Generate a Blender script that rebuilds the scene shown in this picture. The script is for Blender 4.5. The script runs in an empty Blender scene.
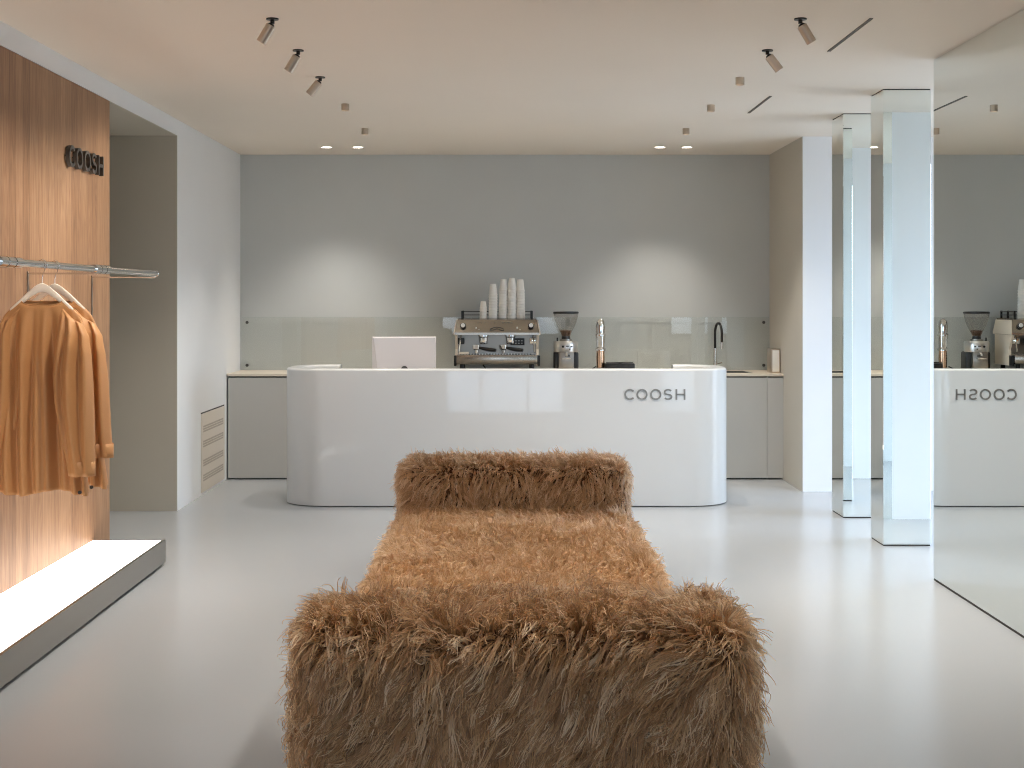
import bpy, bmesh, math, random
import numpy as np
from mathutils import Vector, Matrix, kdtree
random.seed(7); RNG = np.random.default_rng(11)
C = bpy.context.scene.collection
PI = math.pi

# ------------------------------------------------------------------ materials
def lin(r, g, b):
    f = lambda c: (c/255/12.92) if c/255 <= 0.04045 else ((c/255+0.055)/1.055)**2.4
    return (f(r), f(g), f(b), 1.0)

def mat(name, col, rough=0.5, metal=0.0, spec=0.5, **kw):
    m = bpy.data.materials.new(name); m.use_nodes = True
    b = m.node_tree.nodes['Principled BSDF']
    b.inputs['Base Color'].default_value = col
    b.inputs['Roughness'].default_value = rough
    b.inputs['Metallic'].default_value = metal
    b.inputs['Specular IOR Level'].default_value = spec
    for k, v in kw.items():
        b.inputs[k.replace('_', ' ')].default_value = v
    return m

def noise_tint(m, scale=3.0, amount=0.06, detail=4, rough_amt=0.0, bump=0.0, stretch=(1, 1, 1)):
    """slight procedural variation of the base colour / roughness / bump"""
    nt = m.node_tree; N = nt.nodes; L = nt.links; b = N['Principled BSDF']
    tc = N.new('ShaderNodeTexCoord'); mp = N.new('ShaderNodeMapping'); mp.inputs['Scale'].default_value = stretch
    no = N.new('ShaderNodeTexNoise'); no.inputs['Scale'].default_value = scale; no.inputs['Detail'].default_value = detail
    L.new(tc.outputs['Object'], mp.inputs['Vector']); L.new(mp.outputs['Vector'], no.inputs['Vector'])
    c = b.inputs['Base Color'].default_value[:]
    mx = N.new('ShaderNodeMix'); mx.data_type = 'RGBA'
    mx.inputs[6].default_value = [x*(1-amount) for x in c[:3]]+[1]
    mx.inputs[7].default_value = [min(1, x*(1+amount)) for x in c[:3]]+[1]
    L.new(no.outputs['Fac'], mx.inputs[0]); L.new(mx.outputs[2], b.inputs['Base Color'])
    if rough_amt:
        mr = N.new('ShaderNodeMapRange'); r = b.inputs['Roughness'].default_value
        mr.inputs['To Min'].default_value = r-rough_amt; mr.inputs['To Max'].default_value = r+rough_amt
        L.new(no.outputs['Fac'], mr.inputs['Value']); L.new(mr.outputs['Result'], b.inputs['Roughness'])
    if bump:
        bp = N.new('ShaderNodeBump'); bp.inputs['Strength'].default_value = bump; bp.inputs['Distance'].default_value = 0.01
        L.new(no.outputs['Fac'], bp.inputs['Height']); L.new(bp.outputs['Normal'], b.inputs['Normal'])
    return m

def emis(name, col, strength):
    m = bpy.data.materials.new(name); m.use_nodes = True
    b = m.node_tree.nodes['Principled BSDF']
    b.inputs['Base Color'].default_value = (0.8, 0.8, 0.8, 1)
    b.inputs['Emission Color'].default_value = col
    b.inputs['Emission Strength'].default_value = strength
    return m

M = {}
M['ceiling'] = noise_tint(mat('ceiling_paint', (0.80, 0.725, 0.635, 1), 0.9, spec=0.2), 1.2, 0.02)
M['wall'] = noise_tint(mat('white_wall_paint', (0.80, 0.81, 0.82, 1), 0.85, spec=0.25), 2.0, 0.02)
M['back'] = noise_tint(mat('grey_plaster', (0.56, 0.58, 0.575, 1), 0.8, spec=0.25), 1.6, 0.05)
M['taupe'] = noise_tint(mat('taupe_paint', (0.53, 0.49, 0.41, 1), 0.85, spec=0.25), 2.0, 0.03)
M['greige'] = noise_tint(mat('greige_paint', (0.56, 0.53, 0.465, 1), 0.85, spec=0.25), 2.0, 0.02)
M['slot'] = mat('slot_bronze', (0.10, 0.085, 0.065, 1), 0.6)
M['floor'] = noise_tint(mat('poured_floor', (0.43, 0.447, 0.465, 1), 0.24, spec=0.5), 0.8, 0.04, 2)
M['gloss_white'] = mat('gloss_white_lacquer', (0.69, 0.70, 0.70, 1), 0.35, spec=0.5, Coat_Weight=0.45, Coat_Roughness=0.04)
M['matt_white'] = mat('matt_white', (0.8, 0.79, 0.77, 1), 0.5)
M['cream'] = mat('cream_worktop', (0.75, 0.66, 0.54, 1), 0.35)
M['cab'] = noise_tint(mat('cabinet_laminate', (0.52, 0.51, 0.48, 1), 0.38), 2.0, 0.02)
M['dark'] = mat('dark_gap', (0.03, 0.028, 0.025, 1), 0.7)
M['black'] = mat('black_plastic', (0.012, 0.012, 0.012, 1), 0.35)
M['steel'] = noise_tint(mat('brushed_steel', (0.36, 0.345, 0.315, 1), 0.34, 1.0), 40, 0.06, 3, 0.05, stretch=(1, 0.05, 1))
M['machine'] = noise_tint(mat('machine_steel', (0.40, 0.36, 0.305, 1), 0.25, 1.0), 40, 0.05, 2, 0.04, stretch=(0.05, 1, 1))
M['silver'] = mat('satin_silver', (0.70, 0.69, 0.67, 1), 0.3, 1.0)
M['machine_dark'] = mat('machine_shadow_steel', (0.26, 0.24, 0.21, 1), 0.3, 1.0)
M['chrome'] = mat('chrome', (0.80, 0.79, 0.77, 1), 0.09, 1.0)
M['bronze'] = mat('nickel_bronze', (0.56, 0.47, 0.38, 1), 0.36, 1.0)
M['mirror'] = mat('mirror_silver', (0.78, 0.815, 0.80, 1), 0.0, 1.0)
M['mirror_col'] = mat('mirror_extra_clear', (0.87, 0.91, 0.89, 1), 0.015, 1.0)
M['mirror_edge'] = mat('mirror_edge', (0.35, 0.45, 0.45, 1), 0.3)
M['letter_grey'] = mat('letter_metal', (0.27, 0.26, 0.24, 1), 0.35, 0.6)
M['letter_dark'] = mat('letter_dark_metal', (0.10, 0.095, 0.09, 1), 0.4, 0.7)
M['paper'] = mat('paper_cup', (0.88, 0.86, 0.81, 1), 0.6)
M['mac'] = mat('white_aluminium', (0.72, 0.69, 0.70, 1), 0.4)
M['hanger'] = noise_tint(mat('pale_hanger_wood', (0.84, 0.74, 0.62, 1), 0.45), 20, 0.06, 3, stretch=(1, 1, 8))
M['beans'] = noise_tint(mat('coffee_beans', (0.10, 0.045, 0.02, 1), 0.45), 120, 0.5)
M['vent'] = mat('vent_panel', (0.70, 0.64, 0.56, 1), 0.7)
M['vent_slot'] = mat('vent_slot', (0.46, 0.41, 0.35, 1), 0.8)
M['lamp_on'] = emis('lamp_lens', (1.0, 0.86, 0.70, 1), 14)
M['lightbox'] = emis('lit_acrylic', (1.0, 0.93, 0.84, 1), 3.2)
M['copper'] = mat('copper', (0.72, 0.48, 0.33, 1), 0.22, 1.0)
M['frame_grey'] = mat('window_frame_metal', (0.25, 0.25, 0.25, 1), 0.5)

# clear glass panel: mostly see-through with a clear reflection
def glass_panel(name, tint, refl):
    m = bpy.data.materials.new(name); m.use_nodes = True
    nt = m.node_tree; N = nt.nodes; L = nt.links; N.clear()
    out = N.new('ShaderNodeOutputMaterial'); tr = N.new('ShaderNodeBsdfTransparent'); gl = N.new('ShaderNodeBsdfGlossy')
    tr.inputs['Color'].default_value = tint; gl.inputs['Roughness'].default_value = 0.01
    fr = N.new('ShaderNodeFresnel'); fr.inputs['IOR'].default_value = 1.5
    ma = N.new('ShaderNodeMath'); ma.operation = 'ADD'; ma.inputs[1].default_value = refl
    mx = N.new('ShaderNodeMixShader')
    L.new(fr.outputs[0], ma.inputs[0]); ge = N.new('ShaderNodeNewGeometry'); sb = N.new('ShaderNodeMath'); sb.operation = 'SUBTRACT'; sb.inputs[0].default_value = 1.0
    L.new(ge.outputs['Backfacing'], sb.inputs[1]); mu = N.new('ShaderNodeMath'); mu.operation = 'MULTIPLY'
    L.new(ma.outputs[0], mu.inputs[0]); L.new(sb.outputs[0], mu.inputs[1]); L.new(mu.outputs[0], mx.inputs[0])
    L.new(tr.outputs[0], mx.inputs[1]); L.new(gl.outputs[0], mx.inputs[2]); L.new(mx.outputs[0], out.inputs['Surface'])
    return m
M['glass'] = glass_panel('clear_glass', (0.975, 0.98, 0.97, 1), 0.025)
M['hopper'] = glass_panel('smoky_hopper', (0.93, 0.92, 0.91, 1), 0.01)

# vertical timber boards running up the left wall (object space: y along wall, z up)
def wood_material():
    m = bpy.data.materials.new('oiled_timber_boards'); m.use_nodes = True
    nt = m.node_tree; N = nt.nodes; L = nt.links; b = N['Principled BSDF']
    tc = N.new('ShaderNodeTexCoord'); sp = N.new('ShaderNodeSeparateXYZ'); L.new(tc.outputs['Object'], sp.inputs[0])
    def math_(op, a, v=None):
        n = N.new('ShaderNodeMath'); n.operation = op
        L.new(a, n.inputs[0])
        if v is not None:
            if isinstance(v, (int, float)): n.inputs[1].default_value = v
            else: L.new(v, n.inputs[1])
        return n.outputs[0]
    def noise(sc, stretch, detail=5, off=None):
        mp = N.new('ShaderNodeMapping'); mp.inputs['Scale'].default_value = stretch
        L.new(tc.outputs['Object'], mp.inputs['Vector'])
        no = N.new('ShaderNodeTexNoise'); no.inputs['Scale'].default_value = sc; no.inputs['Detail'].default_value = detail
        v = mp.outputs['Vector']
        if off is not None:
            ad = N.new('ShaderNodeVectorMath'); ad.operation = 'ADD'; L.new(v, ad.inputs[0]); L.new(off, ad.inputs[1]); v = ad.outputs[0]
        L.new(v, no.inputs['Vector']); return no
    board = math_('FLOOR', math_('DIVIDE', sp.outputs['Y'], 0.096))
    wn = N.new('ShaderNodeTexWhiteNoise'); wn.noise_dimensions = '1D'; L.new(board, wn.inputs['W'])
    sc_ = N.new('ShaderNodeVectorMath'); sc_.operation = 'SCALE'; L.new(wn.outputs['Color'], sc_.inputs[0]); sc_.inputs['Scale'].default_value = 30
    grain = noise(9.0, (1, 7, 0.35), 6, sc_.outputs[0])
    # cathedral figure: distorted bands
    warp = noise(2.2, (1, 3.2, 0.45), 2, sc_.outputs[0])
    bands = math_('SINE', math_('MULTIPLY', warp.outputs['Fac'], 90))
    bands = math_('MULTIPLY', bands, 0.05)
    fine = noise(60, (1, 6, 0.25), 2)
    t = math_('ADD', math_('ADD', math_('MULTIPLY', grain.outputs['Fac'], 0.62), bands), math_('MULTIPLY', fine.outputs['Fac'], 0.34))
    t = math_('ADD', t, math_('MULTIPLY', wn.outputs['Value'], 0.28))
    cr = N.new('ShaderNodeValToRGB'); L.new(t, cr.inputs['Fac'])
    e = cr.color_ramp.elements
    e[0].position = 0.25; e[0].color = (0.15, 0.075, 0.036, 1)
    e[1].position = 0.95; e[1].color = (0.43, 0.255, 0.14, 1)
    k = e.new(0.55); k.color = (0.27, 0.14, 0.070, 1)
    # fine joint between boards
    fr = math_('FRACT', math_('DIVIDE', sp.outputs['Y'], 0.096))
    j = math_('LESS_THAN', fr, 0.018)
    mx = N.new('ShaderNodeMix'); mx.data_type = 'RGBA'; L.new(j, mx.inputs[0]); L.new(cr.outputs[0], mx.inputs[6])
    mx.inputs[7].default_value = (0.10, 0.05, 0.025, 1)
    L.new(mx.outputs[2], b.inputs['Base Color'])
    b.inputs['Roughness'].default_value = 0.5
    bp = N.new('ShaderNodeBump'); bp.inputs['Strength'].default_value = 0.15; bp.inputs['Distance'].default_value = 0.003
    L.new(t, bp.inputs['Height']); L.new(bp.outputs[0], b.inputs['Normal'])
    return m
M['wood'] = wood_material()

def cloth_material():
    m = mat('caramel_twill', (0.52, 0.255, 0.10, 1), 0.5, spec=0.3)
    b = m.node_tree.nodes['Principled BSDF']
    b.inputs['Sheen Weight'].default_value = 0.08; b.inputs['Sheen Roughness'].default_value = 0.4
    b.inputs['Sheen Tint'].default_value = (1, 0.75, 0.5, 1)
    noise_tint(m, 300, 0.08, 2, bump=0.04)
    return m
M['cloth'] = cloth_material()
M['button'] = mat('dark_button', (0.02, 0.015, 0.01, 1), 0.4)

def fur_material(name, stops):
    m = bpy.data.materials.new(name); m.use_nodes = True
    nt = m.node_tree; N = nt.nodes; L = nt.links; b = N['Principled BSDF']
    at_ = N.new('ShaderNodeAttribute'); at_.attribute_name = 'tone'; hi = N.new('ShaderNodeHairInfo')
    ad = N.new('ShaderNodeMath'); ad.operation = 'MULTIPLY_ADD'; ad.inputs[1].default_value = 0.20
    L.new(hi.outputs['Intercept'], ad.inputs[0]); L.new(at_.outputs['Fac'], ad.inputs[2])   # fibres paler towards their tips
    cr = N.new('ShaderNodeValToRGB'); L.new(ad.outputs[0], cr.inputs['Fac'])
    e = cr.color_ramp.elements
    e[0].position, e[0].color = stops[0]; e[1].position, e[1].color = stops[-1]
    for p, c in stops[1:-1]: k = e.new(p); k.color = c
    L.new(cr.outputs[0], b.inputs['Base Color'])
    b.inputs['Roughness'].default_value = 0.42; b.inputs['Specular IOR Level'].default_value = 0.6
    h = N.new('ShaderNodeBsdfHairPrincipled'); h.parametrization = 'COLOR'; L.new(cr.outputs[0], h.inputs['Color'])
    h.inputs['Roughness'].default_value = 0.3; h.inputs['Radial Roughness'].default_value = 0.5
    mx = N.new('ShaderNodeMixShader'); mx.inputs[0].default_value = 0.45
    L.new(b.outputs[0], mx.inputs[1]); L.new(h.outputs[0], mx.inputs[2]); L.new(mx.outputs[0], N['Material Output'].inputs['Surface'])
    return m
M['fur'] = fur_material('golden_fur', [(0.0, (0.085, 0.034, 0.012, 1)), (0.35, (0.45, 0.213, 0.078, 1)), (0.70, (0.72, 0.425, 0.195, 1)), (1.0, (0.92, 0.68, 0.43, 1))])
M['hide'] = noise_tint(mat('fur_backing', (0.12, 0.055, 0.025, 1), 0.95, spec=0.1), 60, 0.3)

# ------------------------------------------------------------------ mesh helpers
class MB:
    def __init__(s): s.bm = bmesh.new()
    def _tf(s, vs, m):
        if m is not None: bmesh.ops.transform(s.bm, matrix=m, verts=vs)
    def box(s, x0, x1, y0, y1, z0, z1, bev=0.0, seg=2, m=None, edges=None):
        r = bmesh.ops.create_cube(s.bm, size=1.0); vs = r['verts']
        bmesh.ops.scale(s.bm, vec=(x1-x0, y1-y0, z1-z0), verts=vs)
        bmesh.ops.translate(s.bm, vec=((x0+x1)/2, (y0+y1)/2, (z0+z1)/2), verts=vs)
        if bev:
            es = list({e for v in vs for e in v.link_edges})
            rb = bmesh.ops.bevel(s.bm, geom=es, offset=bev, segments=seg, affect='EDGES', profile=0.5)
            vs = list({v for f in rb['faces'] for v in f.verts} | {v for v in vs if v.is_valid})
        s._tf(vs, m); return s
    def cyl(s, p, q, r, r2=None, n=24, caps=True):
        p, q = Vector(p), Vector(q); d = q-p
        res = bmesh.ops.create_cone(s.bm, cap_ends=caps, cap_tris=False, segments=n, radius1=r, radius2=r if r2 is None else r2, depth=d.length)
        m = Matrix.Translation((p+q)/2) @ d.to_track_quat('Z', 'Y').to_matrix().to_4x4()
        bmesh.ops.transform(s.bm, matrix=m, verts=res['verts']); return s
    def lathe(s, prof, n=32, loc=(0, 0, 0), m=None, close=False):
        rings = []
        new = []
        for r, z in prof:
            if r <= 1e-6:
                v = s.bm.verts.new((0, 0, z)); rings.append([v]); new.append(v)
            else:
                ring = [s.bm.verts.new((r*math.cos(2*PI*i/n), r*math.sin(2*PI*i/n), z)) for i in range(n)]
                rings.append(ring); new += ring
        for a, b in zip(rings[:-1], rings[1:]):
            for i in range(n):
                j = (i+1) % n
                if len(a) == 1 and len(b) == 1: continue
                if len(a) == 1: f = (a[0], b[j], b[i])
                elif len(b) == 1: f = (a[i], a[j], b[0])
                else: f = (a[i], a[j], b[j], b[i])
                s.bm.faces.new(f)
        bmesh.ops.translate(s.bm, vec=loc, verts=new); s._tf(new, m)
        return s
    def tube(s, pts, r, n=12, caps=True):
        pts = [Vector(p) for p in pts]; rings = []
        rr = r if isinstance(r, (list, tuple)) else [r]*len(pts)
        up = Vector((0, 0, 1)); prevx = None
        for i, p in enumerate(pts):
            t = (pts[min(i+1, len(pts)-1)]-pts[max(i-1, 0)]).normalized()
            if prevx is None:
                ref = up if abs(t.dot(up)) < 0.95 else Vector((0, 1, 0))
                xx = t.cross(ref).normalized()
            else:
                xx = (prevx-t*prevx.dot(t)).normalized()
            yy = t.cross(xx); prevx = xx
            rings.append([s.bm.verts.new(p+xx*rr[i]*math.cos(2*PI*k/n)+yy*rr[i]*math.sin(2*PI*k/n)) for k in range(n)])
        for a, b in zip(rings[:-1], rings[1:]):
            for k in range(n):
                s.bm.faces.new((a[k], a[(k+1) % n], b[(k+1) % n], b[k]))
        if caps:
            s.bm.faces.new(rings[0][::-1]); s.bm.faces.new(rings[-1])
        return s
    def prism(s, poly, a0, a1, m=None):
        """polygon in (x,z) extruded from y=a0 to y=a1"""
        A = [s.bm.verts.new((x, a0, z)) for x, z in poly]; B = [s.bm.verts.new((x, a1, z)) for x, z in poly]
        n = len(poly)
        s.bm.faces.new(A); s.bm.faces.new(B[::-1])
        for i in range(n): s.bm.faces.new((A[i], B[i], B[(i+1) % n], A[(i+1) % n]))
        s._tf(A+B, m); return s
    def loft(s, rings, closed=True, cap0=False, cap1=False):
        R = [[s.bm.verts.new(p) for p in r] for r in rings]
        n = len(R[0])
        for a, b in zip(R[:-1], R[1:]):
            for k in range(n if closed else n-1):
                s.bm.faces.new((a[k], a[(k+1) % n], b[(k+1) % n], b[k]))
        if cap0: s.bm.faces.new(R[0][::-1])
        if cap1: s.bm.faces.new(R[-1])
        return s
    def build(s, name, material, parent=None, smooth=True, angle=0.6):
        bmesh.ops.recalc_face_normals(s.bm, faces=s.bm.faces)
        me = bpy.data.meshes.new(name); s.bm.to_mesh(me); s.bm.free()
        me.materials.append(material)
        o = bpy.data.objects.new(name, me); C.objects.link(o)
        if smooth:
            for p in me.polygons: p.use_smooth = True
            me.set_sharp_from_angle(angle=angle)
        if parent is not None: o.parent = parent
        return o

def tag(o, label, cat, group=None, kind=None):
    o['label'] = label; o['category'] = cat
    if group: o['group'] = group
    if kind: o['kind'] = kind
    return o
def thing(name, label, cat, loc=(0, 0, 0), rotz=0, group=None):
    o = bpy.data.objects.new(name, None); C.objects.link(o); o.empty_display_size = 0.1
    o.location = loc; o.rotation_euler = (0, 0, rotz)
    return tag(o, label, cat, group)
def struct(name, b, m, smooth=False):
    o = b.build(name, m, smooth=smooth); o['kind'] = 'structure'; return o
def plab(o, label): o['label'] = label; return o
ORD = ['topmost', 'second', 'third', 'fourth', 'fifth', 'sixth', 'seventh', 'eighth', 'ninth', 'tenth', 'eleventh', 'twelfth',
       'thirteenth', 'fourteenth', 'fifteenth', 'sixteenth', 'seventeenth', 'eighteenth', 'nineteenth', 'twentieth']

# ------------------------------------------------------------------ camera (eye 1.5 m, level, shifted frame)
F = 1400.0; CX, CY = 504.0, 302.0; EYE = 1.5
cam_d = bpy.data.cameras.new('camera'); cam = bpy.data.objects.new('camera', cam_d); C.objects.link(cam)
cam.location = (0, 0, EYE); cam.rotation_euler = (PI/2, 0, 0)
cam_d.sensor_fit = 'HORIZONTAL'; cam_d.sensor_width = 36; cam_d.lens = 36*F/1024
cam_d.shift_x = (512-CX)/1024; cam_d.shift_y = -(384-CY)/1024
cam_d.clip_start = 0.05; cam_d.clip_end = 200
bpy.context.scene.camera = cam
def at(px, py, D):   # photograph pixel at depth D -> point
    return Vector(((px-CX)*D/F, D, EYE-(py-CY)*D/F))

# ------------------------------------------------------------------ room shell
ZC = 2.81; XL = -2.345; XM = 2.317; XR = 2.365; YB = 12.45; YF = -3.5; ZS = 2.697
BAYX = 4.5; YM = 7.55; YP = 11.08
struct('floor', MB().box(-4.3, BAYX+0.1, YF-0.1, YB+0.15, -0.1, 0), M['floor'])
struct('ceiling', MB().box(-4.3, BAYX+0.1, YF-0.1, YB+0.15, ZC, ZC+0.1), M['ceiling'])
struct('wall_back', MB().box(XL-0.1, XR+0.3, YB, YB+0.15, 0, ZC), M['back'])
# left wall: band over boards and passage, short wall beyond the passage, near wall
struct('wall_left', MB().box(XL-0.28, XL, 10.05, YB, 0, ZC), M['wall'])
struct('trim_1', MB().box(XL-0.28, XL, YF, 10.05, ZS, ZC), M['wall'])
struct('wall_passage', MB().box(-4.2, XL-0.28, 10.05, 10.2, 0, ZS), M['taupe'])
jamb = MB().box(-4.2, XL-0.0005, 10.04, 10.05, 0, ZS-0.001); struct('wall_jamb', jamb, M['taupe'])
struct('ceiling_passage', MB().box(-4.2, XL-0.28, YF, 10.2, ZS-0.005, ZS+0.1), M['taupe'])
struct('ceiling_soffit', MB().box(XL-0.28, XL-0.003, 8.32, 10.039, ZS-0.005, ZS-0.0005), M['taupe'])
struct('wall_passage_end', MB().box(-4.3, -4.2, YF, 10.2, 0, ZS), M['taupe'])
struct('wall_left_near', MB().box(XL-0.28, XL, YF, 1.0, 0, ZS), M['wall'])
# front wall with the shop window behind the camera
FX, FZ0, FZ1 = 1.3, 0.8, 2.5
fw = MB()
fw.box(-4.2, -FX, YF-0.1, YF, 0, ZC).box(FX, BAYX, YF-0.1, YF, 0, ZC).box(-FX, FX, YF-0.1, YF, FZ1, ZC).box(-FX, FX, YF-0.1, YF, 0, FZ0)
struct('wall_front', fw, M['wall'])
wf = MB()
for x in (-FX+0.03, -0.5, 0.5, FX-0.03): wf.box(x-0.03, x+0.03, YF-0.07, YF-0.02, FZ0, FZ1)
wf.box(-FX, FX, YF-0.07, YF-0.02, FZ1-0.06, FZ1).box(-FX, FX, YF-0.07, YF-0.02, FZ0, FZ0+0.06)
struct('window_1', wf, M['frame_grey'])
# right side: block that carries the mirror, then the bright bay, then the pilaster beside the back alcove
rb = MB().box(XM+0.012, BAYX, YF, YM-0.006, 0, ZC); struct('wall_right', rb, M['wall'])
rp = MB().box(XR, XR+0.24, YP, YB, 0, ZC).box(XR+0.24, BAYX, YP+0.05, YB, 0, ZC); struct('wall_pilaster', rp, M['wall'])
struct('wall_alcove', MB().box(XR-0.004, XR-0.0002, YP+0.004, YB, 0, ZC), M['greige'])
W0, W1 = YM+0.65, YP-0.65
bw = MB().box(BAYX, BAYX+0.1, YM-0.1, W0, 0, ZC).box(BAYX, BAYX+0.1, W1, YP+0.2, 0, ZC).box(BAYX, BAYX+0.1, W0, W1, 2.6, ZC)
struct('wall_bay', bw, M['wall'])
w2 = MB()
for y in (W0+0.03, (W0+W1)/2, W1-0.03): w2.box(BAYX+0.02, BAYX+0.07, y-0.03, y+0.03, 0, 2.6)
w2.box(BAYX+0.02, BAYX+0.07, W0, W1, 2.54, 2.6); struct('window_2', w2, M['frame_grey'])

# big wall mirror
mr = thing('wall_mirror', 'tall frameless wall mirror on the right reflecting the counter lettering backwards', 'mirror', (XM, 3.0, 0))
MB().box(0, 0.008, 0.0, YM-3.0, 0.012, ZC-0.004).build('mirror_sheet', M['mirror'], mr, smooth=False)
MB().box(0.001, 0.009, 0.0, YM-3.0, 0.0, 0.012).build('bottom_channel', M['dark'], mr, smooth=False)
MB().box(0.001, 0.36, YM-3.0-0.004, YM-3.0+0.004, 0.0, ZC-0.002).build('end_panel', M['mirror_col'], mr, smooth=False)

def mirror_column(x0, y0, w, d, label):
    t = thing('mirrored_column', label, 'column', (x0+w/2, y0+d/2, 0), 0, 'mirrored columns by the bright bay')
    b = MB().box(-w/2, w/2, -d/2, d/2, 0.008, ZC-0.006, bev=0.002, seg=1); b.build('mirror_cladding', M['mirror_col'], t, smooth=False)
    MB().box(-w/2+0.004, w/2-0.004, -d/2+0.004, d/2-0.004, 0, 0.008).build('base_joint', M['dark'], t, smooth=False)
    MB().box(-w/2+0.004, w/2-0.004, -d/2+0.004, d/2-0.004, ZC-0.006, ZC-0.0005).build('top_joint', M['dark'], t, smooth=False)
mirror_column(2.330, 8.607, 0.295, 0.285, 'wider nearer mirror-clad square column beside the large wall mirror')
mirror_column(2.354, 9.72, 0.295, 0.33, 'farther mirror-clad square column, between nearer column and white pilaster')

# ------------------------------------------------------------------ timber wall + platform + sign
tp = MB().box(XL-0.05, XL+0.002, 1.0, 8.316, 0, ZS-0.004)
tpo = tp.build('timber_wall_panel', M['wood'], smooth=False)
tag(tpo, 'floor to ceiling panel of vertical brown timber boards on the left wall', 'wall panel')
PZ = 0.145; PX0, PX1, PY0, PY1 = XL+0.003, -1.93, 2.4, 7.99
pf = thing('display_platform', 'long low steel-edged display platform with glowing white top beneath the clothes rail', 'platform', ((PX0+PX1)/2, (PY0+PY1)/2, 0))
ox, oy = -(PX0+PX1)/2, -(PY0+PY1)/2
MB().box(PX0+ox, PX1+ox-0.019, PY0+oy+.011, PY1+oy-0.019, 0.02, PZ-0.018).build('core', M['steel'], pf, smooth=False)
MB().box(PX0+ox, PX1+ox-0.02, PY0+oy+.01, PY1+oy-0.02, PZ-0.0175, PZ-0.003).build('light_top', M['lightbox'], pf, smooth=False)
st = MB()
st.box(PX1+ox-0.018, PX1+ox, PY0+oy, PY1+oy, 0.018, PZ, bev=0.001, seg=1).box(PX0+ox, PX1+ox-0.018, PY1+oy-0.018, PY1+oy, 0.018, PZ-0.002).box(PX0+ox, PX1+ox-0.018, PY0+oy, PY0+oy+.01, 0.018, PZ)
st.build('steel_fascia', M['steel'], pf, smooth=False)
MB().box(PX0+ox, PX1+ox-0.05, PY0+oy+0.05, PY1+oy-0.05, 0.0, 0.02).build('plinth', M['dark'], pf, smooth=False)

# letters: stroke paths in a unit-high cell
def arc(cx, cy, rx, ry, a0, a1, n=28):
    return [(cx+rx*math.cos(math.radians(a0+(a1-a0)*i/n)), cy+ry*math.sin(math.radians(a0+(a1-a0)*i/n))) for i in range(n+1)]
SW = 0.15
def letter_paths(ch):
    h = SW/2
    if ch == 'O': return [(arc(0.5, 0.5, 0.5-h, 0.5-h, 0, 360, 40)[:-1], True)], 1.0
    if ch == 'C': return [(arc(0.5, 0.5, 0.5-h, 0.5-h, 42, 318, 34), False)], 0.95
    if ch == 'S':
        p = arc(0.39, 0.5+0.2125, 0.39-h-0.01, 0.2125, 28, 270, 24)+arc(0.39, 0.5-0.2125, 0.39-h, 0.2125, 90, -152, 24)[1:]
        return [(p, False)], 0.78
    if ch == 'H': return [([(h, 0.02), (h, 0.98)], False), ([(0.88-h, 0.02), (0.88-h, 0.98)], False), ([(h, 0.5), (0.88-h, 0.5)], False)], 0.88
def letter_mesh(ch, size, depth):
    b = MB(); paths, w = letter_paths(ch)
    for pts, closed in paths:
        n = len(pts); rings = []
        for i, p in enumerate(pts):
            a = pts[(i-1) % n] if (closed or i > 0) else p
            c = pts[(i+1) % n] if (closed or i < n-1) else p
            tx, ty = c[0]-a[0], c[1]-a[1]; l = math.hypot(tx, ty); nx, ny = -ty/l*SW/2, tx/l*SW/2
            rings.append([((p[0]+nx)*size, 0, (p[1]+ny)*size), ((p[0]-nx)*size, 0, (p[1]-ny)*size),
                          ((p[0]-nx)*size, depth, (p[1]-ny)*size), ((p[0]+nx)*size, depth, (p[1]+ny)*size)])
        if closed: rings.append(rings[0])
        b.loft(rings, True, not closed, not closed)
    bmesh.ops.remove_doubles(b.bm, verts=b.bm.verts, dist=1e-6)
    return b, w*size
STARTS = {0: 0.0, 1: 1.085, 2: 2.32, 3: 3.53, 4: 4.60}
def lettering(size, depth, material, parent, place):
    for i, ch in enumerate('COOSH'):
        b, w = letter_mesh(ch, size, depth)
        o = b.build('letter', material, parent, smooth=False)
        place(o, STARTS[i]*size)
sg = thing('wall_sign', 'dark metal raised letters spelling COOSH high on the timber panel', 'sign', (XL+0.002, 7.46, 2.225))
def put(o, s):
    o.rotation_euler = (0, 0, PI/2); o.location = (0.028, s, 0)
lettering(0.117, 0.022, M['letter_dark'], sg, put)
for i in range(5): MB().cyl((0.0, STARTS[i]*0.117+0.01, 0.058), (0.012, STARTS[i]*0.117+0.01, 0.058), 0.004, n=8).build('fixing_pin', M['letter_dark'], sg)

# ------------------------------------------------------------------ clothes rail, hangers, tunics
RX, RZ = -1.98, 1.660
rail = thing('clothes_rail', 'polished steel clothes rail projecting from the timber panel', 'clothes rail', (RX, 5.6, RZ))
MB().cyl((0, -2.4, 0), (0, 2.35, 0), 0.0165, n=24).build('tube', M['chrome'], rail)
MB().cyl((0, 2.35, 0), (0, 2.365, 0), 0.0185, n=24).build('end_cap', M['chrome'], rail)
for yb in (5.62, 6.90, 7.97):
    y = yb-5.6
    if yb < 7.9:
        for k in range(3): MB().cyl((0, y-0.15+k*0.085, 0), (0, y-0.15+k*0.085+0.074, 0), 0.0225, n=24).build('collar', M['chrome'], rail)
    br = MB().cyl((0, y-0.02, -0.020), (XL-RX+0.004, y-0.02, -0.020), 0.005, n=12)
    arm = br.build('bracket_arm', M['chrome'], rail)
    MB().box(XL-RX+0.002, XL-RX+0.008, y-0.026, y-0.014, -0.40, -0.01).build('wall_rod', M['steel'], rail, smooth=False)
    MB().box(XL-RX+0.002, XL-RX+0.018, y-0.045, y+0.005, -0.47, -0.385, bev=0.003).build('wall_plate', M['bronze'], rail)

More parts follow.
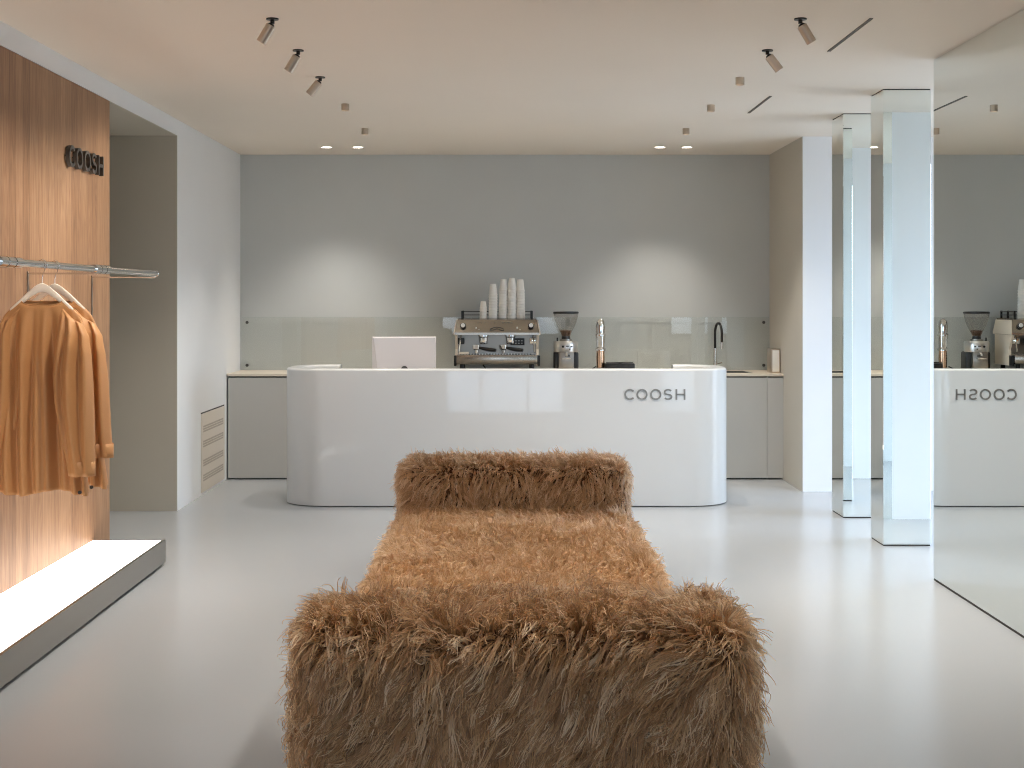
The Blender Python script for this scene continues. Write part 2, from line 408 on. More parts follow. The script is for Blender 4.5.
def hanger(D, label):
    t = thing('clothes_hanger', label, 'hanger', (RX, D, 0), 0, 'hangers on the rail')
    rings = []
    for q in range(57):
        u = -1+2*q/56; a = abs(u); x = 0.135*u; ax_ = abs(x)
        z = 1.561-0.95*(math.sqrt(ax_*ax_+0.032**2)-0.032)
        hh = 0.0200-0.008*a; th = 0.0075
        cx = []
        for k in range(12):
            an = 2*PI*k/12; cx.append((x, math.copysign(abs(math.cos(an))**0.7, math.cos(an))*th, z+math.copysign(abs(math.sin(an))**0.8, math.sin(an))*hh))
        rings.append(cx)
    MB().loft(rings, True, True, True).build('shoulder_bar', M['hanger'], t)
    pts = [(0.0, 0, 1.578), (0, 0, 1.60), (0.004, 0, 1.618)]
    for k in range(15):
        an = math.radians(-50+ k*16); pts.append((0.0215*math.cos(an)*1.0, 0, RZ+0.0215*math.sin(an)))
    MB().tube(pts, 0.0017, n=8).build('hook', M['chrome'], t)
    return t

def tunic(D, label, seed, sway=0.0, short=0.0):
    t = thing('tunic', label, 'clothing', (RX, D, 0), 0, 'caramel tunics on the rail')
    rnd = random.Random(seed); ph = [rnd.uniform(0, 2*PI) for _ in range(8)]
    nz, na = 64, 160
    def prof(z):   # half width of the body: wide neck, sloping shoulder, straight side
        pts = [(1.512, .088), (1.490, .110), (1.465, .140), (1.44, .160), (1.40, .178), (1.34, .188), (1.1, .182), (.9, .186), (.68, .196)]
        for (z0, a0), (z1, a1) in zip(pts[:-1], pts[1:]):
            if z <= z0 and z >= z1: return a0+(a1-a0)*(z0-z)/(z0-z1)
        return pts[0][1] if z > 1.51 else pts[-1][1]
    # pleat positions: (centre, half width, depth) - deep soft folds falling from the neck
    pl = [(-.155, .020, .6), (-.105, .026, 1.0), (-.045, .024, .9), (.005, .017, .55), (.055, .028, 1.1), (.120, .022, .9), (.165, .016, .6)]
    pl = [(c+rnd.uniform(-.008, .008), w_, d_) for c, w_, d_ in pl]
    rings = []
    for i in range(nz+1):
        v = i/nz; z = 1.512-(1.512-0.69)*v**0.95
        a = prof(z); b = 0.014+0.036*min(1, v*3.5)**0.8+0.010*v
        r = []
        for k in range(na):
            th = 2*PI*k/na; cx, sy = math.cos(th), math.sin(th)
            x = a*math.copysign(abs(cx)**0.85, cx); y = b*math.copysign(abs(sy)**0.6, sy)
            g = min(1, max(0, (v-0.01)/0.34))**0.8; u = x/0.19
            fold = 0
            for q, (c, w_, d_) in enumerate(pl):
                cc = c*(0.92+0.12*v)+0.008*math.sin(v*4+ph[q % 8])
                e_ = (x-cc)/(w_*(0.75+0.35*v)); fold += d_*math.exp(-e_*e_)*(1 if e_ < 0 else 1/(1+0.4*e_))
            side = 1 if sy < 0 else -1
            y += (1.0 if side > 0 else -0.30)*fold*0.074*g*min(1, abs(sy)*2)
            x += 0.006*g*math.sin(v*9+ph[4])*abs(cx)
            zz = z
            if i < 12:   # boat neckline dips at the front
                q = (1-i/12)
                zz -= 0.028*q*max(0, -sy)**0.7 + 0.010*q*max(0, sy)
            if i > nz-12: zz += 0.012*((i-nz+12)/12)*math.sin(u*4+ph[5]) - 0.008*((i-nz+12)/12)*side
            r.append((x+sway*v, y, zz))
        rings.append(r)
    o = MB().loft(rings).build('body', M['cloth'], t, angle=3.0)
    so = o.modifiers.new('s', 'SOLIDIFY'); so.thickness = 0.0035; so.offset = 0
    MB().tube(rings[0]+[rings[0][0]], 0.0032, n=6).build('neck_binding', M['cloth'], t)
    for s in (-1, 1):
        # wide dropped sleeve: hangs from the shoulder point, flares, narrows to a turned-up cuff
        path = [(0.110, 1.452, .024, .020), (0.135, 1.425, .045, .030), (0.150, 1.37, .062, .038), (.152, 1.29, .074, .042), (.150, 1.18, .084, .046), (.156, 1.06, .082, .048),
                (.168, .95, .072, .046), (.180, .85, .062, .042), (.188, .765+short, .055, .040)]
        rr = []; P = []
        for i in range(len(path)-1):
            for q in range(6):
                f = q/6; P.append([path[i][j]*(1-f)+path[i+1][j]*f for j in range(4)])
        P.append(list(path[-1]))
        nn = 72
        for i, (cx, cz, ra, rb_) in enumerate(P):
            v = i/(len(P)-1); r = []
            for k in range(nn):
                th = 2*PI*k/nn
                g = 1
                x = ra*math.cos(th); y = rb_*math.sin(th)
                for c, w_, d_ in ((-.045, .012, -.030), (-.012, .012, .020), (.022, .013, -.030), (.052, .012, .022)):
                    e_ = (x-c*ra/.075-0.006*math.sin(v*5+ph[6]))/w_
                    if math.sin(th) < 0: y -= d_*math.exp(-e_*e_)*min(1, v*3)*(1-0.75*v**3)*min(1, -math.sin(th)*2)
                z = cz-0.025*math.cos(th)*(1-v)
                r.append((s*(cx+x)+sway*v+(0 if s > 0 else -0.03*v), y+(-0.055 if s > 0 else 0.025)*min(1, v*3.0), z))
            rr.append(r)
        so_ = MB().loft(rr, True, True, False).build('sleeve', M['cloth'], t, angle=3.0)
        m2 = so_.modifiers.new('s', 'SOLIDIFY'); m2.thickness = 0.003; m2.offset = 0
        cxx = s*P[-1][0]+sway+(0 if s > 0 else -0.03)
        cuff = [[(p[0]+(p[0]-cxx)*0.025, p[1]-0.0005, p[2]+dz) for p in rr[-1]] for dz in (0.058, 0.02, -0.004)]
        cf = MB().loft(cuff, True).build('cuff', M['cloth'], so_, angle=3.0)
        m3 = cf.modifiers.new('s', 'SOLIDIFY'); m3.thickness = 0.003
    MB().lathe([(0, -0.003), (0.008, -0.003), (0.008, 0.003), (0, 0.003)], 12, m=Matrix.Translation((0.180, -0.06, 0.692)) @ Matrix.Rotation(PI/2, 4, 'X')).build('button', M['button'], t)
    return t
hanger(6.0, 'pale wooden hanger nearest the viewer on the steel rail')
tunic(6.0, 'front caramel long-sleeved tunic hanging on the rail before the timber panel', 3)
hanger(6.17, 'pale wooden hanger just behind the front one on the rail')
tunic(6.17, 'rear caramel tunic hanging mostly hidden behind the front tunic', 5, 0.030, 0.06)

# ------------------------------------------------------------------ vent panel on the left wall
vp = thing('ventilation_panel', 'beige access panel with four slotted vent rows low on left wall', 'vent', (XL, 11.275, 0.0))
MB().box(0, 0.006, -0.445, 0.445, 0.02, 0.632, bev=0.001, seg=1).build('panel', M['vent'], vp, smooth=False)
MB().box(0, 0.003, -0.447, 0.447, 0.632, 0.642).build('top_gap', M['dark'], vp, smooth=False)
for z in (0.511, 0.394, 0.246, 0.13):
    b = MB()
    for k in range(14):
        y = -0.36+k*0.0555-0.0
        for q in range(3): b.box(0.006, 0.0075, y-0.022, y+0.022, z-0.026+q*0.019, z-0.026+q*0.019+0.013)
    b.build('vent_row', M['vent_slot'], vp, smooth=False)

# ------------------------------------------------------------------ reception counter
CXC, CY0, CY1, CHW, CR, CT, CH = 0.02, 10.25, 11.06, 1.655, 0.31, 0.12, 1.009
ct = thing('reception_counter', 'glossy white service counter with rounded ends and grey COOSH lettering', 'counter', (CXC, CY0, 0))
def plan(off, n=14):
    """open C outline seen from above, from back-left inner end round the front to the back-right"""
    w = CHW-off; r = max(0.02, CR-off); y0 = off; y1 = CY1-CY0-off
    pts = []
    gap = 1.30
    pts.append((-gap, y1))
    for cx, cy, a0 in ((-w+r, y1-r, 90), (-w+r, y0+r, 180), (w-r, y0+r, 270), (w-r, y1-r, 360)):
        for i in range(n+1):
            a = math.radians(a0+90*i/n); pts.append((cx+r*math.cos(a), cy+r*math.sin(a)))
    pts.append((gap, y1))
    return pts
def counter_section():
    rings = []
    e = 0.018
    z0 = 0.007
    prof = [(0.0, z0), (0.0, CH-e)]+[(e-e*math.cos(PI/2*i/6), CH-e+e*math.sin(PI/2*i/6)) for i in range(1, 7)]
    prof += [(CT-e*math.cos(PI/2*i/6)*1.0, CH-e+e*math.sin(PI/2*i/6)) for i in range(6, -1, -1)]
    prof[len(prof)-7:] = [(CT-e+e*math.sin(PI/2*i/6), CH-e+e*math.cos(PI/2*i/6)) for i in range(0, 7)]
    prof += [(CT, z0)]
    return prof
prof = counter_section(); cols = [plan(o) for o, z in prof]
rings = [[(cols[j][i][0], cols[j][i][1], prof[j][1]) for j in range(len(prof))] for i in range(len(cols[0]))]
MB().loft(rings, True, True, True).build('shell', M['gloss_white'], ct, angle=0.7)
kick = plan(0.03); kin = plan(CT-0.02)
MB().loft([[(a[0], a[1], 0.0), (a[0], a[1], 0.007), (b[0], b[1], 0.007), (b[0], b[1], 0.0)] for a, b in zip(kick, kin)], True, True, True).build('toe_kick', M['dark'], ct)
MB().box(-1.5, 1.5, CT, CY1-CY0-0.13, 0.72, 0.75).build('worktop', M['cream'], ct, smooth=False)
def putc(o, s): o.location = (0.881-CXC+s, -0.006, 0.7825)
lettering(0.0815, 0.006, M['letter_grey'], ct, putc)

# ------------------------------------------------------------------ back cabinets, worktop, glass splashback
CF = 11.83; WT = 0.894
def cabinet(x0, x1, seams, label):
    t = thing('base_cabinet', label, 'cabinet', ((x0+x1)/2, CF, 0), 0, 'base cabinets along the back wall')
    cx = (x0+x1)/2
    MB().box(x0-cx, x1-cx, 0.02, YB-CF-0.003, 0.015, 0.855).build('carcass', M['cab'], t, smooth=False)
    MB().box(x0-cx, x1-cx, 0.05, YB-CF-0.02, 0, 0.015).build('toe_kick', M['dark'], t, smooth=False)
    MB().box(x0-cx, x1-cx, 0.03, YB-CF-0.02, 0.855, 0.872).build('shadow_gap', M['dark'], t, smooth=False)
    xs = [x0]+seams+[x1]
    for a, b in zip(xs[:-1], xs[1:]):
        MB().box(a-cx+0.0015, b-cx-0.0015, 0, 0.019, 0.012, 0.860, bev=0.001, seg=1).build('door', M['cab'], t, smooth=False)
cabinet(XL+0.012, -0.95, [-1.66], 'greige base cabinet at the left wall, left of the counter')
cabinet(0.95, 2.226, [1.60], 'greige base cabinet right of the counter, beneath the black tap')
t = MB().box(2.226, XR-0.004, CF, CF+0.02, 0.012, 0.86); o = t.build('filler_panel', M['cab'], smooth=False)
tag(o, 'narrow greige filler panel between right base cabinet and alcove wall', 'panel')
wt = thing('worktop', 'thin cream worktop running the full width of the back wall', 'worktop', (0, CF, 0.872))
MB().box(XL+0.003, XR-0.002, -0.008, YB-CF-0.002, 0, WT-0.872, bev=0.002, seg=1).build('slab', M['cream'], wt, smooth=False)
sk = MB().box(1.72, 2.12, 0.10, 0.45, 0.0215, 0.0245, bev=0.001, seg=1); sk.build('sink_rim', M['steel'], wt)
MB().box(1.75, 2.09, 0.13, 0.42, 0.0246, 0.0255).build('sink_shade', M['dark'], wt, smooth=False)  # flat dark plate painting the shade inside the sink opening

def splash(x0, x1, studs, label):
    t = thing('glass_splashback', label, 'splashback', ((x0+x1)/2, YB-0.02, WT), 0, 'glass splashback sheets')
    cx = (x0+x1)/2
    MB().box(x0-cx, x1-cx, -0.004, 0.004, 0.004, 0.47, bev=0.001, seg=1).build('glass_sheet', M['glass'], t, smooth=False)
    MB().box(x0-cx, x1-cx, -0.0042, -0.0022, 0.4702, 0.4714).build('top_edge', M['mirror_edge'], t, smooth=False)
    for sx in studs:
        for z in (0.045, 0.425):
            MB().lathe([(0, -0.012), (0.013, -0.012), (0.014, -0.008), (0.014, -0.0045), (0.006, -0.0045), (0.006, 0.019), (0, 0.019)], 20,
                       m=Matrix.Translation((sx-cx, 0, z)) @ Matrix.Rotation(-PI/2, 4, 'X')).build('stud', M['letter_dark'], t)
splash(XL+0.02, 1.718, [XL+0.065], 'long glass splashback sheet behind the espresso machine with two studs at left')
splash(1.722, XR-0.012, [XR-0.06], 'short glass splashback sheet behind the black tap with two studs at right')

# ------------------------------------------------------------------ espresso machine
EY = 11.93
em = thing('espresso_machine', 'brushed steel two-group espresso machine on the back worktop', 'espresso machine', (-0.06, EY, WT))
W2 = 0.355
MB().prism([(-0.335, 0.075), (0.335, 0.075), (0.335, 0.33), (-0.335, 0.33)], 0.17, 0.44).build('back_housing', M['machine'], em, smooth=False)
# upper fascia: slanting front, wider at the bottom
fa = MB()
q0 = [(-0.340, 0.14, 0.463), (0.340, 0.14, 0.463), (0.340, 0.44, 0.463), (-0.340, 0.44, 0.463)]
q1 = [(-0.335, 0.055, 0.455), (0.335, 0.055, 0.455), (0.335, 0.45, 0.455), (-0.335, 0.45, 0.455)]
q2 = [(-0.362, 0.0, 0.345), (0.362, 0.0, 0.345), (0.362, 0.455, 0.345), (-0.362, 0.455, 0.345)]
q3 = [(-0.362, 0.0, 0.325), (0.362, 0.0, 0.325), (0.362, 0.455, 0.325), (-0.362, 0.455, 0.325)]
fa.loft([q0, q1, q2, q3], True, True, True); fa.build('upper_housing', M['machine'], em, smooth=False)
for s in (-1, 1):
    x = 0.338*s
    sp = MB().prism([(0.015, 0.33), (0.44, 0.33), (0.44, 0.06), (0.06, 0.06), (0.10, 0.2)], min(x, x+0.02*s), max(x, x+0.02*s), m=Matrix.Rotation(PI/2, 4, 'Z') @ Matrix.Scale(-1, 4, (0, 1, 0)))
    sp.build('side_panel', M['matt_white'] if False else M['cream'], em, smooth=False)
dt = MB().box(-0.345, 0.345, -0.01, 0.20, 0.075, 0.155, bev=0.004); dt.build('drip_tray', M['machine'], em)
gr = MB()
for k in range(27): gr.box(-0.325+k*0.025-0.004, -0.325+k*0.025+0.004, 0.0, 0.165, 0.155, 0.160)
gr.build('drip_grate', M['steel'], em, smooth=False)
for s in (-1, 1):
    for y in (0.04, 0.40):
        MB().lathe([(0.0, 0), (0.026, 0), (0.028, 0.012), (0.02, 0.03), (0.018, 0.078), (0, 0.078)], 20, loc=(0.30*s, y, 0)).build('leg', M['black'], em)
    MB().box(min(0.345*s, 0.368*s), max(0.345*s, 0.368*s), 0.0, 0.07, 0.06, 0.15, bev=0.006).build('corner_guard', M['black'], em)
    ck = MB()
    ck.loft([[(0.363*s+0.008*s*k, y, z) if z < 0.4 else ((0.343+0.008*k)*s, y, z) for y, z in ((0.002, 0.327), (0.002, 0.345), (0.055, 0.452), (0.44, 0.452), (0.453, 0.345), (0.453, 0.327))] for k in (0, 1)], True, True, True)
    ck.build('end_cheek', M['cream'], em, smooth=False)
    # steam knob
    kn = MB().lathe([(0.0, 0.0), (0.024, 0.0), (0.024, 0.018), (0.019, 0.022), (0, 0.022)], 24, m=Matrix.Translation((0.29*s, 0.018, 0.405)) @ Matrix.Rotation(PI/2, 4, 'X')).build('steam_knob', M['black'], em)
    MB().lathe([(0.0, 0.0), (0.018, 0.0), (0.016, 0.012), (0, 0.013)], 24, m=Matrix.Translation((0.29*s, -0.004, 0.408)) @ Matrix.Rotation(PI/2, 4, 'X')).build('knob_cap', M['paper'], kn)
    # steam wand
    MB().tube([(0.31*s, 0.07, 0.325), (0.312*s, 0.05, 0.29), (0.318*s, 0.02, 0.22), (0.322*s, 0.0, 0.18)], 0.007, n=10).build('steam_wand', M['chrome'], em)
    MB().box(min(0.28*s, 0.335*s), max(0.28*s, 0.335*s), 0.05, 0.09, 0.245, 0.30, bev=0.006).build('wand_joint', M['black'] if s < 0 else M['chrome'], em)
gx = (-0.115, 0.115)
for x in gx:
    MB().lathe([(0, 0.245), (0.032, 0.245), (0.038, 0.26), (0.038, 0.30), (0.045, 0.31), (0.045, 0.33), (0, 0.33)], 28, loc=(x, 0.10, 0)).build('group_head', M['chrome'], em)
    pfm = MB().lathe([(0, 0.165), (0.014, 0.165), (0.016, 0.195), (0.033, 0.205), (0.035, 0.24), (0, 0.243)], 24, loc=(x-0.06, 0.06, 0)).build('portafilter', M['chrome'], em)
    MB().tube([(x-0.03, 0.05, 0.212), (x-0.005, 0.035, 0.208), (x+0.05, 0.01, 0.200), (x+0.105, -0.015, 0.195)], [0.009, 0.014, 0.0165, 0.013], n=14).build('handle', M['black'], pfm)
def on_front(x, z): # point on slanting fascia
    f = (0.455-z)/(0.455-0.345); return 0.055*(1-f)
def fascia_box(name, x0, x1, z0, z1, m, th=0.004):
    sl = math.atan2(0.055, 0.11)
    return MB().box(x0, x1, -th, 0.002, -(z1-z0)/2, (z1-z0)/2, m=Matrix.Translation((0, on_front(0, (z0+z1)/2), (z0+z1)/2)) @ Matrix.Rotation(-sl, 4, 'X')).build(name, m, em, smooth=False)
bd = MB()
pts = [(-0.06, 0.362), (-0.055, 0.378), (-0.03, 0.388), (0.0, 0.392), (0.03, 0.388), (0.055, 0.378), (0.06, 0.362), (0.035, 0.366), (0.02, 0.374), (0, 0.378), (-0.02, 0.374), (-0.035, 0.366), (-0.06, 0.362)]
bd.tube([(x, on_front(x, z)-0.003, z) for x, z in pts], 0.0028, n=6); bd.build('badge', M['letter_dark'], em)
for x in (-0.175, 0.175):
    fascia_box('push_button', x-0.008, x+0.004, 0.378, 0.392, M['paper']); fascia_box('push_button', x+0.018, x+0.025, 0.366, 0.374, M['paper'])
for k in range(4): fascia_box('indicator', 0.045+k*0.024, 0.061+k*0.024, 0.425, 0.431, M['letter_grey'], 0.002)
for k in range(6): fascia_box('indicator', -0.165+k*0.028, -0.158+k*0.028, 0.425, 0.430, M['letter_grey'], 0.002)
dp = MB().box(0.115, 0.235, 0.085, 0.11, 0.235, 0.295, bev=0.003).build('control_display', M['black'], em)
mk = MB()
for r in range(2):
    for k in range(4): mk.box(0.128+k*0.026, 0.142+k*0.026, 0.0835, 0.085, 0.247+r*0.022, 0.256+r*0.022)
mk.build('keys', M['letter_grey'], dp, smooth=False)
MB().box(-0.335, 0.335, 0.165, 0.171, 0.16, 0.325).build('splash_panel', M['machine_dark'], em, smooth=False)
MB().box(-0.325, -0.24, 0.0, 0.05, 0.16, 0.18, bev=0.004).build('cup_rest', M['cream'], em)
cr_ = MB()
for z in (0.492, 0.522): cr_.tube([(-0.30, 0.44, z), (-0.30, 0.12, z), (0.30, 0.12, z) if z < 0.4 else (-0.30, 0.12, z)], 0.0035, n=6)
for z in (0.492, 0.522): cr_.tube([(0.30, 0.12, z), (0.30, 0.44, z)], 0.0035, n=6); cr_.tube([(-0.30, 0.44, z), (0.30, 0.44, z)], 0.0035, n=6)
for s in (-1, 1):
    for y in (0.12, 0.28, 0.44): cr_.box(0.30*s-0.008, 0.30*s+0.008, y-0.006, y+0.006, 0.46, 0.53)
cr_.build('cup_rail', M['black'], em, smooth=False)
MB().tube([(-0.12, 0.03, 0.07), (-0.09, 0.02, 0.03), (-0.05, 0.0, 0.01)], 0.006, n=8).build('drain_hose', M['black'], em)

# paper cups, upside down, each its own object, nested
def cup_mesh(h, r0, r1, name):
    b = MB().lathe([(r0-0.004, 0.006), (r0-0.001, 0.0), (r0+0.0032, 0.002), (r0+0.0032, 0.006), (r0, 0.008), (r1, h), (r1-0.003, h+0.001), (0, h-0.002), (0, h-0.004), (r1-0.003, h-0.004), (r0-0.003, 0.008), (r0-0.004, 0.006)], 24)
    o = b.build(name, M['paper']); return o
big = cup_mesh(0.098, 0.0365, 0.0265, 'paper_cup'); small = cup_mesh(0.06, 0.030, 0.022, 'paper_cup')
stacks = [(-0.120, 8, small, 0.0125, 'leftmost short stack', 0), (-0.035, 16, big, 0.0134, 'second stack from left', .0), (0.049, 19, big, 0.0134, 'middle stack', .008),
          (0.126, 20, big, 0.0131, 'fourth stack from left', .003), (0.205, 19, big, 0.0133, 'rightmost stack', -.004)]
first = {big: True, small: True}
for x, n, src, pitch, desc, lean in stacks:
    for k in range(n):
        o = src if first[src] else src.copy()
        if not first[src]: C.objects.link(o)
        first[src] = False
        o.location = (em.location.x+x+lean*k/n, EY+0.20+0.004*math.sin(x*40)+0.0004*math.sin(k*2.1), WT+0.4635+k*pitch)
        pos = n-1-k
        w = ORD[pos]+' cup' if pos == 0 else ORD[pos]+' cup from top'
        w = 'bottom cup' if k == 0 else w
        tag(o, f'white paper cup, {w} in {desc} on the espresso machine', 'cup', 'paper cups stacked on the espresso machine')

# ------------------------------------------------------------------ grinder
GY = 12.12
gxp = at(566, 300, GY).x
g = thing('coffee_grinder', 'silver coffee grinder with clear funnel hopper right of the espresso machine', 'coffee grinder', (gxp, GY, WT))
MB().box(-0.072, 0.072, -0.06, 0.10, 0.0, 0.012, bev=0.003).build('foot_plate', M['black'], g)
MB().box(-0.108, 0.108, -0.03, 0.12, 0.012, 0.178, bev=0.02, seg=4).build('rear_body', M['black'], g)
MB().box(-0.065, 0.065, -0.085, -0.02, 0.012, 0.178, bev=0.006).build('front_plate', M['steel'], g)
MB().lathe([(0, 0.174), (0.102, 0.174), (0.106, 0.182), (0.106, 0.255), (0.098, 0.267), (0, 0.269)], 40, loc=(0, 0.02, 0)).build('burr_housing', M['silver'], g)
MB().lathe([(0, 0.268), (0.055, 0.268), (0.052, 0.286), (0, 0.286)], 28, loc=(0, 0.02, 0)).build('neck_ring', M['steel'], g)
MB().lathe([(0, 0.285), (0.038, 0.285), (0.037, 0.31), (0, 0.31)], 28, loc=(0, 0.02, 0)).build('hopper_collar', M['black'], g)
MB().lathe([(0.037, 0.31), (0.046, 0.335), (0.059, 0.36), (0.079, 0.40), (0.094, 0.44), (0.103, 0.475), (0.107, 0.503), (0.105, 0.503), (0.101, 0.475), (0.092, 0.44), (0.077, 0.40), (0.057, 0.36), (0.044, 0.335), (0.035, 0.31)], 40, loc=(0, 0.02, 0)).build('hopper', M['hopper'], g)
MB().lathe([(0, 0.504), (0.108, 0.504), (0.111, 0.508), (0.111, 0.520), (0.104, 0.524), (0, 0.525)], 40, loc=(0, 0.02, 0)).build('lid', M['black'], g)
MB().cyl((-0.03, -0.08, 0.222), (-0.03, -0.092, 0.222), 0.010, n=16).build('dial', M['black'], g)
mk = MB()
for x, z, w, h in ((0.008, .225, .026, .010), (0.045, .222, .012, .012), (0.028, .20, .012, .010)): mk.box(x-w/2, x+w/2, -0.0895, -0.07, z-h/2, z+h/2)
mk.build('markings', M['letter_dark'], g, smooth=False)
sp_ = MB().tube([(0, -0.082, 0.165), (0, -0.10, 0.158), (0, -0.108, 0.142)], [0.014, 0.013, 0.010], n=14); sp_.build('spout', M['chrome'], g)
fk = MB().tube([(-0.035, -0.085, 0.12), (-0.035, -0.125, 0.12), (0.035, -0.125, 0.12), (0.035, -0.085, 0.12)], 0.005, n=8); fk.build('fork', M['chrome'], g)
MB().box(-0.012, 0.03, -0.088, -0.085, 0.135, 0.153).build('label_plate', M['letter_dark'], g, smooth=False)
lv = MB().cyl((-0.075, 0.0, 0.26), (-0.075, 0.0, 0.298), 0.007, n=12); lv.build('adjuster', M['black'], g)
be = MB().lathe([(0, 0.312), (0.034, 0.312), (0.0515, 0.358), (0.03, 0.364), (0, 0.366)], 32).build('coffee_beans', M['beans'])
be.location = (gxp, GY+0.02, WT)
tag(be, 'dark brown coffee beans in the bottom of the clear grinder hopper', 'coffee beans', kind='stuff')

# chrome tower + knock box
TY = 12.12
tx = at(600.5, 300, TY).x
tw = thing('chrome_dispenser', 'slim chrome dispenser tower between grinder and black knock box', 'dispenser', (tx, TY, WT))
MB().lathe([(0, 0), (0.05, 0), (0.05, 0.01), (0.036, 0.016), (0.034, 0.04), (0, 0.04)], 28).build('base', M['steel'], tw)
MB().lathe([(0, 0.03), (0.034, 0.03), (0.036, 0.12), (0.034, 0.185), (0, 0.185)], 28).build('lower_sleeve', M['copper'], tw)
MB().lathe([(0, 0.185), (0.046, 0.186), (0.046, 0.20), (0.036, 0.215), (0.042, 0.29), (0.043, 0.31), (0, 0.31)], 28).build('middle_sleeve', M['chrome'], tw)
MB().lathe([(0, 0.31), (0.047, 0.312), (0.047, 0.325), (0.040, 0.335), (0.042, 0.40), (0.036, 0.44), (0.02, 0.458), (0, 0.462)], 28).build('cap', M['chrome'], tw)
MB().tube([(-0.04, -0.03, 0.05), (-0.075, -0.05, 0.03), (-0.10, -0.05, 0.012)], 0.005, n=8).build('hose', M['black'], tw)
kx0, kx1 = at(605.5, 0, 12.0).x, at(635, 0, 12.0).x
kb = thing('knock_box', 'low black knock box on the worktop right of chrome dispenser', 'knock box', ((kx0+kx1)/2, 12.08, WT))
w = (kx1-kx0)/2
b = MB().box(-w, w, -0.08, 0.08, 0, 0.080, bev=0.008); b.build('box', M['black'], kb)
MB().tube([(-w+0.01, 0, 0.078), (w-0.01, 0, 0.078)], 0.012, n=12).build('knock_bar', M['black'], kb)
MB().cyl((0.0, -0.06, 0.078), (0.0, -0.06, 0.090), 0.016, n=16).build('clip', M['black'], kb)

# tap
fx = at(717, 0, 12.22).x
fc = thing('kitchen_tap', 'tall black gooseneck tap with chrome tip at the back sink', 'tap', (fx, 12.33, WT))
MB().lathe([(0, 0), (0.026, 0), (0.026, 0.008), (0.016, 0.014), (0.014, 0.20), (0, 0.20)], 20).build('stem', M['chrome'], fc)
pts = [(0, 0, 0.19), (0, 0, 0.33)]
for i in range(1, 13):
    a = PI*i/12; pts.append((0.018*(1-math.cos(a)), -0.075*(1-math.cos(a)), 0.335+0.085*math.sin(a)))
pts += [(0.036, -0.15, 0.25)]
MB().tube(pts, 0.011, n=14).build('neck', M['black'], fc)
MB().tube([(0.036, -0.15, 0.255), (0.036, -0.15, 0.20)], [0.013, 0.012], n=14).build('spray_head', M['chrome'], fc)
MB().tube([(0.016, 0, 0.06), (0.06, -0.01, 0.075)], 0.006, n=10).build('lever', M['chrome'], fc)

# dispenser box at the right end
nb = thing('napkin_dispenser', 'small upright steel napkin dispenser at the right end of the back worktop', 'dispenser', (2.318, 12.04, WT))
MB().box(-0.037, 0.037, -0.10, 0.10, 0, 0.205, bev=0.004).build('case', M['bronze'], nb)
MB().box(-0.029, 0.029, -0.104, -0.099, 0.012, 0.195, bev=0.002).build('front', M['paper'], nb)

# ------------------------------------------------------------------ desktop computer on the counter's inner worktop
mc = thing('desktop_computer', 'white all-in-one desktop computer seen from behind on the counter', 'computer', (-0.765, 10.74, 0.75), math.radians(7))
hw = 0.245
MB().box(-hw, hw, 0.0, 0.010, 0.115, 0.485, bev=0.004).build('screen', M['mac'], mc)
r0 = [(-hw+0.004, 0, 0.119), (hw-0.004, 0, 0.119), (hw-0.004, 0, 0.481), (-hw+0.004, 0, 0.481)]
r1 = [(-hw+0.05, -0.022, 0.13), (hw-0.008, -0.018, 0.13), (hw-0.010, -0.010, 0.474), (-hw+0.012, -0.010, 0.474)]
MB().loft([r0, r1], True, False, True).build('rear_shell', M['mac'], mc, smooth=False)
MB().box(-0.075, 0.075, -0.035, -0.025, 0.006, 0.20, bev=0.003, m=Matrix.Rotation(math.radians(-4), 4, 'X')).build('stand', M['mac'], mc)
MB().box(-0.085, 0.085, -0.06, 0.11, 0.0, 0.006, bev=0.002).build('foot', M['mac'], mc)
MB().lathe([(0, 0), (0.026, 0), (0.026, 0.004), (0, 0.004)], 24, m=Matrix.Translation((0, -0.026, 0.235)) @ Matrix.Rotation(PI/2, 4, 'X')).build('cable_hole', M['letter_dark'], mc)

